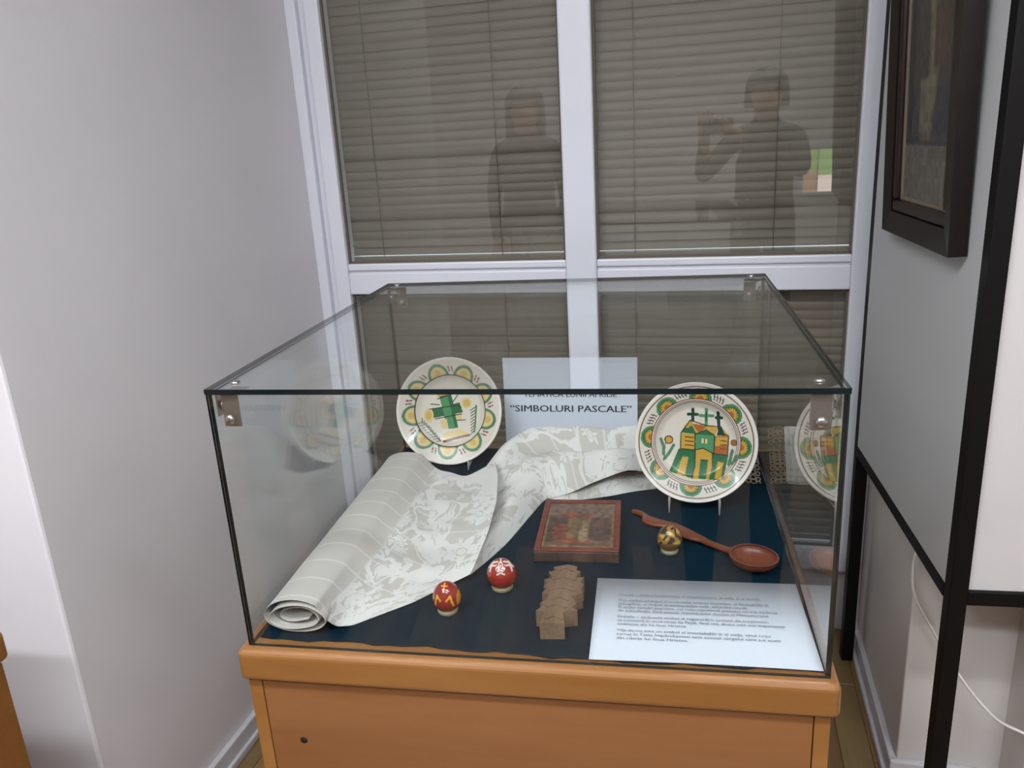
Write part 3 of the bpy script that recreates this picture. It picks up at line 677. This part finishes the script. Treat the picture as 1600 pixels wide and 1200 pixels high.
def p_e1(x, y, z, c):
    c[:] = E_(140, 40, 36); f = y < 0
    for s in (-1, 1):
        c[f & near_line(x, z, [(s*.66, -.50), (s*.46, .10), (s*.22, -.22)], .065)] = E_(222, 160, 44)
        c[f & near_line(x, z, [(s*.62, -.55), (s*.60, -.2)], .04)] = E_(222, 160, 44)
        c[(np.abs(x-s*.93) < .09) & (np.abs(z) < .5)] = E_(206, 140, 40)
    c[f & (near_line(x, z, [(0, .38), (0, .86)], .05) | near_line(x, z, [(-.22, .72), (.22, .72)], .035))] = E_(226, 170, 70)
def p_e2(x, y, z, c):
    c[:] = E_(150, 44, 32); wcol = E_(224, 206, 196); f = y < .2
    d = np.hypot((x+.02)/.9, (z-.52)/.9); a = np.arctan2(z-.52, x)
    c[f & (d < .36) & (np.sin(d*30+3*np.sin(a*3)) > -.1)] = wcol
    for s in (-1, 1):
        c[f & near_line(x, z, [(s*.35, .62), (s*.62, .62), (s*.74, .25)], .05)] = wcol; c[f & near_line(x, z, [(s*.2, .85), (s*.5, .78), (s*.8, .45)], .04)] = wcol
    c[f & near_line(x, z, [(0, .8), (.0, .98)], .05)] = wcol; c[f & near_line(x, z, [(-.22, .10), (0, .22), (.22, .10)], .05)] = wcol
def p_e3(x, y, z, c):
    c[:] = E_(150, 112, 52); s = np.sin(x*7+3*np.sin(z*4+y))+np.sin(z*6-x*3); c[s > .7] = E_(196, 160, 84); c[s < -.75] = E_(48, 40, 32)
    c[near_line(x, z, [(-.35, .75), (-.2, .2), (-.45, -.1)], .10)] = E_(46, 42, 36); c[near_line(x, z, [(.45, .6), (.55, .1)], .08)] = E_(40, 38, 34); c[z < -.45] = E_(108, 80, 44)
egg(-.129, .106, .0212, .0475, (math.radians(8), 0, 0), p_e1, 'red egg with yellow cross and chevrons beside the front edge of the ivory cloth')
egg(-.058, .178, .0235, .0480, (math.radians(12), 0, math.radians(8)), p_e2, 'red egg with white rosette between the ivory cloth and the carved cross')
egg(.203, .312, .0200, .0460, (math.radians(6), 0, 0), p_e3, 'gold and black egg beside the handle of the wooden spoon')

# ============================================================ ICON
ic = empty('painted_icon', (.0485, .363, .002), math.radians(1.2), 'small red-bordered painted wooden icon lying on the teal felt', 'icon')
bm = bmesh.new(); add_box(bm, (-.071, -.098, 0), (.071, .098, .020), .0022, 2); link('wooden_block', bm_mesh('wooden_block', bm, mat('old_block', (88, 66, 58), .6, noise=.35, scale=40, bump=.4, bscale=90)), ic)
M_redb = mat('red_border_paint', (124, 56, 44), .5, noise=.25, scale=60, bump=.2)
for nm, a, b in (('border_strip', (-.0705, -.0975, .0202), (.0705, -.085, .0226)), ('border_strip', (-.0705, .085, .0202), (.0705, .0975, .0226)), ('border_strip', (-.0705, -.0848, .0202), (-.0605, .0848, .0226)), ('border_strip', (.0605, -.0848, .0202), (.0705, .0848, .0226))): box(nm, a, b, M_redb, ic, .0006, 1)
nx, ny = 121, 171; X, Y = np.meshgrid(np.linspace(-.060, .060, nx), np.linspace(-.0845, .0845, ny)); x, y = X.ravel(), Y.ravel()
c = np.tile(E_(104, 82, 66), (len(x), 1)); u, v = x/.06, y/.0845
def blob(cx, cy, rx, ry, col): c[((u-cx)/rx)**2+((v-cy)/ry)**2 < 1] = E_(*col)
def rect(x0, x1, y0, y1, col): c[(u > x0) & (u < x1) & (v > y0) & (v < y1)] = E_(*col)
rect(-1, 1, .35, 1, (112, 92, 78)); rect(-.95, -.35, -.75, .30, (66, 50, 40)); rect(.30, .92, -.7, .32, (74, 58, 56)); rect(-.34, -.06, -.75, .25, (118, 98, 60)); rect(.02, .3, -.72, .28, (132, 112, 74))
blob(-.25, .42, .32, .16, (128, 66, 50)); blob(.18, .38, .16, .14, (130, 70, 54)); blob(-.55, -.35, .22, .42, (116, 58, 42)); blob(.55, .0, .18, .22, (92, 64, 58)); blob(-.02, .1, .10, .5, (92, 70, 52)); blob(-.05, -.72, .5, .10, (150, 74, 48)); blob(.1, -.86, .3, .06, (66, 66, 60)); blob(.12, -.45, .13, .3, (150, 132, 100))
rect(-1, 1, -1, -.92, (150, 118, 62)); rect(-1, -.94, -1, .6, (140, 110, 58)); rect(.94, 1, -1, .6, (132, 104, 60)); rect(-1, 1, .93, 1, (120, 96, 70))
g_ = np.random.rand(24, 18); sm_ = g_[(np.arange(ny)*23/(ny-1)).round().astype(int)][:, (np.arange(nx)*17/(nx-1)).round().astype(int)]
for _ in range(6): sm_ = (sm_+np.roll(sm_, 1, 0)+np.roll(sm_, -1, 0)+np.roll(sm_, 1, 1)+np.roll(sm_, -1, 1))/5
cc = c.reshape(ny, nx, 3)
for _ in range(5):
    pd = np.pad(cc, ((1, 1), (1, 1), (0, 0)), 'edge'); cc = (pd[1:-1, 1:-1]+pd[2:, 1:-1]+pd[:-2, 1:-1]+pd[1:-1, 2:]+pd[1:-1, :-2])/5
c = cc.reshape(-1, 3)*.72+np.array(E_(92, 72, 60))*.28
c *= (.62+.76*sm_.reshape(-1, 1))*(1+.22*(np.random.rand(len(x), 1)-.5))
F = [(i*nx+j, i*nx+j+1, (i+1)*nx+j+1, (i+1)*nx+j) for i in range(ny-1) for j in range(nx-1)]
me = pym('painted_scene', np.stack([x, y, np.full(len(x), .0206)], -1).tolist(), F, paint_mat('icon_paint', .5, .1, .3, .2), True); set_paint(me, c); link('painted_scene', me, ic)

# ============================================================ CARVED CROSS
out = [(0.0196, 0.0492), (0.0545, 0.0522), (0.0492, 0.0802), (0.0696, 0.0859), (0.0614, 0.0933), (0.0665, 0.1033), (0.0586, 0.1221), (0.0732, 0.1318), (0.0698, 0.1431), (0.0727, 0.1552), (0.0673, 0.1637), (0.0716, 0.1778), (0.0583, 0.1737), (0.0646, 0.1944), (0.0578, 0.1971), (0.0584, 0.2083), (0.0446, 0.2138), (0.027, 0.2077), (0.0208, 0.204), (0.026, 0.1947), (0.0152, 0.1892), (0.0229, 0.1726), (0.0109, 0.1655), (0.016, 0.1568), (0.0126, 0.1461), (0.0175, 0.1391), (0.0126, 0.1285), (0.0236, 0.1222), (0.0212, 0.1107), (0.0133, 0.1003), (0.0194, 0.0953), (0.01, 0.0802), (0.0231, 0.0781)]
cr_ = empty('carved_cross', (.040, .13, .002), 0, 'notched wooden carved cross lying between the icon and the text sheet', 'cross')
bm = bmesh.new(); vv = [bm.verts.new((x-.040, y-.13, 0)) for x, y in out]; f = bm.faces.new(vv)
ex = bmesh.ops.extrude_face_region(bm, geom=[f])
for g in ex['geom']:
    if isinstance(g, bmesh.types.BMVert): g.co.z = .026
bmesh.ops.triangulate(bm, faces=[f for f in bm.faces if len(f.verts) > 4])
link('body', bm_mesh('body', bm, M_carve), cr_)
# carved relief on top: stacked chevrons and a centre diamond
for yy_, wd_ in ((.062, .014), (.092, .016), (.112, .015), (.138, .022), (.168, .020), (.195, .013)):
    bm = bmesh.new(); q = [(-wd_, yy_-.13, .0262), (0, yy_-.13+.012, .0262), (wd_, yy_-.13, .0262), (wd_*.8, yy_-.13-.004, .0262), (0, yy_-.13+.005, .0262), (-wd_*.8, yy_-.13-.004, .0262)]
    f = bm.faces.new([bm.verts.new((a+(.0015 if yy_ > .1 else -.002), b, z)) for a, b, z in q]); ex = bmesh.ops.extrude_face_region(bm, geom=[f])
    for g in ex['geom']:
        if isinstance(g, bmesh.types.BMVert): g.co.z += .0014
    link('carved_ridge', bm_mesh('carved_ridge', bm, M_carve), cr_)
bm = bmesh.new(); bmesh.ops.create_cone(bm, cap_ends=True, segments=4, radius1=.008, radius2=.001, depth=.004)
d = link('centre_stud', bm_mesh('centre_stud', bm, M_carve), cr_); d.location = (.003, .02, .0283)

# ============================================================ SPOON
sp = empty('wooden_spoon', (.25, .34, .002), 0, 'red-brown wooden spoon with a wavy carved handle lying below the church plate', 'spoon')
bc = Vector((.334, .268, 0)); tip = Vector((.138, .448, 0))
dv = (bc-tip).normalized(); nv = Vector((-dv.y, dv.x, 0)); org = Vector((.25, .34, 0))
# bowl: oval shell, hollow side up
n, m_ = 40, 12; V = []
ax_, ay_, dp = .040, .036, .022
for lay in (0, 1):
    for i in range(m_+1):
        t = i/m_
        for j in range(n):
            a = 2*pi*j/n; s = math.sin(t*pi/2); k_ = 1 if lay == 0 else .90
            p = bc-org+dv*(ax_*s*math.cos(a)*k_)+nv*(ay_*s*math.sin(a)*k_); zz = .0235-dp*math.cos(t*pi/2)*(1 if lay == 0 else .86)
            V.append((p.x, p.y, zz))
F = []
for lay in (0, 1):
    b0 = lay*(m_+1)*n
    for i in range(m_):
        for j in range(n):
            q = (b0+i*n+j, b0+i*n+(j+1) % n, b0+(i+1)*n+(j+1) % n, b0+(i+1)*n+j); F.append(q if lay else q[::-1])
b0 = m_*n; b1 = (2*m_+1)*n
for j in range(n): F.append((b0+j, b0+(j+1) % n, b1+(j+1) % n, b1+j))
link('bowl', pym('bowl', V, F, M_redwood, True), sp)
Lh = (bc-tip).length-ax_*.86
secs = [(0, .003, .0, .012), (.06, .006, .004, .013), (.12, .006, .002, .013), (.18, .013, -.005, .013), (.28, .014, -.002, .013), (.38, .010, .006, .014), (.44, .010, .008, .014), (.52, .015, .003, .014), (.62, .013, .001, .015), (.70, .008, .003, .015), (.76, .0065, .0, .016), (.9, .006, 0, .018), (1.0, .008, 0, .021)]
S = crom(secs, 50); V, F = [], []
for t, hw, of, zz in S:
    p = tip-org+dv*(Lh*t)
    for j in range(10):
        a = 2*pi*j/10; q = p+nv*(of+hw*math.cos(a)); V.append((q.x, q.y, max(zz-.006+.0052*math.sin(a), .0002)))
for i in range(49):
    for j in range(10): F.append((i*10+j, i*10+(j+1) % 10, (i+1)*10+(j+1) % 10, (i+1)*10+j))
F.append(tuple(range(9, -1, -1))); F.append(tuple(490+j for j in range(10)))
link('handle', pym('handle', V, F, M_redwood, True), sp)

# ============================================================ DISPLAY BOARD STAND, PICTURE, CABLE
XB = .7025; ZTOP = 1.35
ds = empty('display_stand', (.70, .75, ZF), 0, 'black-framed display stand with pale boards beside the glass case', 'display stand'); DO = (.70, .75, ZF)
def db(n, a, b, m, bev=.0015, parent=ds): return box(n, tuple(p-q for p, q in zip(a, DO)), tuple(p-q for p, q in zip(b, DO)), m, parent, bev)
P0 = .690; PS = .030; YB = 1.128; YF = .462; Z0, Z1 = -.152, -.125
db('post', (P0, YB, ZF), (P0+PS, YB+PS, ZTOP), M_black); db('post', (P0, YF-PS, ZF), (P0+PS, YF, ZTOP), M_black); db('post', (1.50, YF-PS, ZF), (1.50+PS, YF, ZTOP), M_black)
db('side_board', (XB-.012, YF+.0005, Z1+.0003), (XB, YB-.0005, ZTOP-.03), M_board, .0006)
db('bottom_rail', (P0-.001, YF+.0005, Z0), (P0+.024, YB-.0005, Z1), M_black)
db('front_board', (P0+PS+.0005, YF-.020, Z1+.0003), (1.4995, YF-.008, ZTOP-.03), mat('pale_display_board', (206, 200, 198), .8, noise=.02, scale=3), .0006)
db('bottom_rail', (P0+PS+.0005, YF-PS+.002, Z0), (1.4995, YF-.002, Z1), M_black)
db('top_rail', (P0+PS+.0005, YF-PS+.002, ZTOP-.0295), (1.4995, YF-.002, ZTOP), M_black); db('top_rail', (P0-.001, YF+.0005, ZTOP-.0295), (P0+.024, YB-.0005, ZTOP), M_black)
# framed picture on the side board
XF = XB-.0135
fp = empty('framed_picture', (XF, .727, .452), 0, 'dark wooden picture frame with a gloomy painting hung on the grey side board', 'picture'); FO = (XF, .727, .452)
y0, y1, z0, z1 = .520, .934, .452, 1.09; dep = .030; bw = .042; mw = .024
fp.rotation_euler = (0, math.radians(-2.0), 0)
def fb(n, a, b, m, bev=.004, parent=fp): return box(n, tuple(p-q for p, q in zip(a, FO)), tuple(p-q for p, q in zip(b, FO)), m, parent, bev)
def mitred(p, q, pi_, qi):
    # one frame bar with mitred ends: outer edge p-q, inner edge pi_-qi (y, z); the face falls slightly towards the picture
    V = []
    for x, dlt in ((XF-dep, 0), (XF, 0)):
        for (y_, z_), inn in ((p, 0), (q, 0), (qi, 1), (pi_, 1)): V.append((x+(.005 if inn and x < XF else 0)-FO[0], y_-FO[1], z_-FO[2]))
    F = [(3, 2, 1, 0), (4, 5, 6, 7), (0, 1, 5, 4), (1, 2, 6, 5), (2, 3, 7, 6), (3, 0, 4, 7)]
    bm = bmesh.new(); bm.from_mesh(pym('t', V, F, M_frame)); link('frame_bar', bm_mesh('frame_bar', bm, M_frame), fp)
O = [(y0, z0), (y1, z0), (y1, z1), (y0, z1)]; I = [(y0+bw, z0+bw), (y1-bw, z0+bw), (y1-bw, z1-bw), (y0+bw, z1-bw)]
for k in range(4): mitred(O[k], O[(k+1) % 4], I[k], I[(k+1) % 4])
iy0, iy1, iz0, iz1 = y0+bw+.0002, y1-bw-.0002, z0+bw+.0002, z1-bw-.0002
for a, b in (((XF-dep+.007, iy0, iz0), (XF-.002, iy1, iz0+mw)), ((XF-dep+.007, iy0, iz1-mw), (XF-.002, iy1, iz1)), ((XF-dep+.007, iy0, iz0+mw+.0002), (XF-.002, iy0+mw, iz1-mw-.0002)), ((XF-dep+.007, iy1-mw, iz0+mw+.0002), (XF-.002, iy1, iz1-mw-.0002))): fb('inner_moulding', a, b, M_frame_in, .006)
for a, b in (((XF-dep+.016, iy0+mw, iz0+mw), (XF-.004, iy1-mw, iz0+mw+.007)), ((XF-dep+.016, iy1-mw-.007, iz0+mw+.0072), (XF-.004, iy1-mw, iz1-mw))): fb('gilt_slip', a, b, M_slip, .001)
ny, nz = 90, 130; Y, Z = np.meshgrid(np.linspace(iy0+mw, iy1-mw, ny), np.linspace(iz0+mw, iz1-mw, nz)); y, z = Y.ravel(), Z.ravel()
u = (y-iy0)/(iy1-iy0); v = (z-iz0)/(iz1-iz0); c = np.tile(E_(60, 56, 52), (len(y), 1))
c[v < .24] = E_(96, 93, 86); c[(v >= .24) & (v < .42)] = E_(52, 52, 58); c[v > .8] = E_(64, 66, 58)
d_ = np.abs(u-.50-.05*np.sin(v*9)); c[(d_ < .09) & (v > .25) & (v < .85)] = E_(88, 84, 66); c[(d_ < .05) & (v > .3) & (v < .78)] = E_(110, 103, 76); c[(np.abs(u-.58) < .08) & (v > .28) & (v < .45)] = E_(104, 96, 84); c[(np.abs(u-.36) < .1) & (v > .48) & (v < .66)] = E_(78, 58, 50)
nz_ = np.random.rand(nz//4+2, ny//4+2); gi = (np.arange(nz)/4); gj = (np.arange(ny)/4)
sm_ = nz_[np.round(gi).astype(int)][:, np.round(gj).astype(int)].ravel()
c *= (1+.30*(np.random.rand(len(y), 1)-.5))*(.7+.6*sm_[:, None])
F = [(i*ny+j, (i+1)*ny+j, (i+1)*ny+j+1, i*ny+j+1) for i in range(nz-1) for j in range(ny-1)]
me = pym('painting', (np.stack([np.full(len(y), XF-.010), y, z], -1)-np.array(FO)).tolist(), F, paint_mat('oil_paint', .35, .2, .4, .3), True); set_paint(me, c); link('painting', me, fp)
# loose white cable hanging behind the stand
cb = crom([(.716, .66, -.06), (.708, .66, -.14), (.700, .66, -.20), (.708, .66, -.27), (.747, .655, -.346), (.797, .635, -.433), (.842, .60, -.488), (.875, .555, -.498), (.95, .515, -.488), (1.1, .495, -.40), (1.2, .485, -.25)], 60)
tube('power_cable', [tuple(p) for p in cb], .0032, M_cable, None, 8, label='thin white cable looping behind the black-framed display stand', cat='cable')

# ============================================================ PEOPLE behind the camera, seen mirrored in the panes
M_skin = mat('skin', (198, 150, 124), .5); M_hairm = mat('dark_hair', (38, 28, 24), .5, noise=.3, scale=60, stretch=(1, 1, .1))
M_coat = mat('dark_coat', (34, 34, 40), .85, noise=.15, scale=40); M_jeans = mat('dark_jeans', (30, 36, 50), .85, noise=.15, scale=60); M_shoe = mat('black_shoe', (22, 20, 20), .4)
def person(loc, rz, arms, label, long_hair, hold):
    J, R_, Ed = [], [], []
    def j(p, r, par=None):
        J.append(Vector(p)); R_.append(r); i = len(J)-1
        if par is not None: Ed.append((par, i))
        return i
    pel = j((0, 0, .93), .135); sp1 = j((0, .01, 1.10), .125, pel); ch = j((0, 0, 1.28), .145, sp1); up_ = j((0, -.01, 1.40), .095, ch)
    nk = j((0, 0, 1.47), .056, up_); jaw = j((0, .03, 1.54), .066, nk); hd = j((0, .025, 1.61), .086, jaw); tp = j((0, .01, 1.675), .066, hd)
    j((0, .112, 1.595), .014, hd); j((.083, .012, 1.60), .014, hd); j((-.083, .012, 1.60), .014, hd)
    hands = []
    for s in (-1, 1):
        hp = j((s*.095, 0, .87), .105, pel); kn = j((s*.10, .02, .49), .066, hp); cf = j((s*.10, -.01, .34), .062, kn); an = j((s*.10, -.01, .09), .043, cf); j((s*.105, .06, .045), .042, an); j((s*.115, .15, .034), .034, len(J)-1)
        sh = j((s*.165, -.01, 1.385), .066, up_); el = j(arms[s][0], .046, sh); wr = j(arms[s][1], .029, el)
        d = (Vector(arms[s][1])-Vector(arms[s][0])).normalized(); side = Vector((-s, 0, 0)); side = (side-d*side.dot(d)).normalized(); cu = d.cross(side)*s
        pm = j(Vector(arms[s][1])+d*.05, .030, wr); hands.append((Vector(arms[s][1]), d))
        for k, ln in enumerate((.062, .072, .066, .052)):
            b0 = j(Vector(arms[s][1])+d*.085+side*(.030-.020*k), .0095, pm); b1 = j(J[b0]+d*ln*.5+cu*ln*.25, .0085, b0); j(J[b1]+d*ln*.25+cu*ln*.45, .0075, b1)
        t0 = j(Vector(arms[s][1])+d*.04+side*.040, .0105, pm); j(J[t0]+d*.035+side*.018, .009, t0)
    me = bpy.data.meshes.new('tmp'); me.from_pydata([tuple(p) for p in J], Ed, []); o = bpy.data.objects.new('tmp', me); COL.objects.link(o)
    sk = o.modifiers.new('skin', 'SKIN'); sk.use_smooth_shade = True
    for i, v in enumerate(me.skin_vertices[0].data): v.radius = (R_[i]*(1.25 if i in (1, 2) else 1.0), R_[i]); v.use_root = i == 0
    o.modifiers.new('sub', 'SUBSURF').levels = 2
    bpy.context.view_layer.update(); me2 = bpy.data.meshes.new_from_object(o.evaluated_get(bpy.context.evaluated_depsgraph_get())); bpy.data.objects.remove(o)
    me2.materials.clear()
    for m in (M_coat, M_jeans, M_skin, M_shoe): me2.materials.append(m)
    for p in me2.polygons:
        c = p.center; k = 0
        if c.z < .10: k = 3
        elif c.z < .86 and abs(c.x) < .24 and not any((c-h).length < .2 for h, d in hands): k = 1
        elif c.z > 1.475 and abs(c.x) < .12 and c.y < .16: k = 2
        for h_, d in hands:
            if (c-h_).dot(d) > .005 and (c-h_).length < .2: k = 2
        p.material_index = k; p.use_smooth = True
    root = empty('person', loc, rz, label, 'person'); b = link('body', me2, root)
    b.location.z = -min(v.co.z for v in me2.vertices)
    V, F = [], []; n, m_ = 28, 16
    for i in range(m_+1):
        t = i/m_
        for q in range(n):
            a = 2*pi*q/n; front = max(0, math.sin(a))
            low = (.60 if long_hair else .30)*(1-front*.85)+.12
            ph = t*pi*.5*1.25; zz = .105*math.cos(min(ph, pi*.62)); r = .101*math.sin(min(ph, pi*.5))+.004
            if t > .6: zz -= (t-.6)/.4*(.26 if long_hair else .05)*(1-front)
            if front > .35: zz = max(zz, .035)
            V.append((r*math.cos(a), .012+r*1.08*math.sin(a), 1.625+zz))
    for i in range(m_):
        for q in range(n): F.append((i*n+q, i*n+(q+1) % n, (i+1)*n+(q+1) % n, (i+1)*n+q))
    h_ = link('hair', pym('hair', V, F, M_hairm, True), root); sm_ = h_.modifiers.new('s', 'SOLIDIFY'); sm_.thickness = .012; sm_.offset = -1
    return root
person((.41, -1.34, ZF), 0, {-1: ((-.33, .12, 1.18), (-.30, .33, 1.40)), 1: ((.20, .20, 1.20), (-.13, .36, 1.41))}, 'person in dark clothes holding up a phone before the glass case', False, True)
person((-.92, -1.22, ZF), math.radians(-8), {-1: ((-.22, -.03, 1.12), (-.20, .05, .88)), 1: ((.22, -.03, 1.12), (.20, .05, .88))}, 'person with long dark hair standing with both arms down', True, False)
box('phone_body', (.105, -.950, .645), (.258, -.941, .720), M_black, None, .004, label='black mobile phone held in both hands by the person', cat='phone').name = 'mobile_phone'
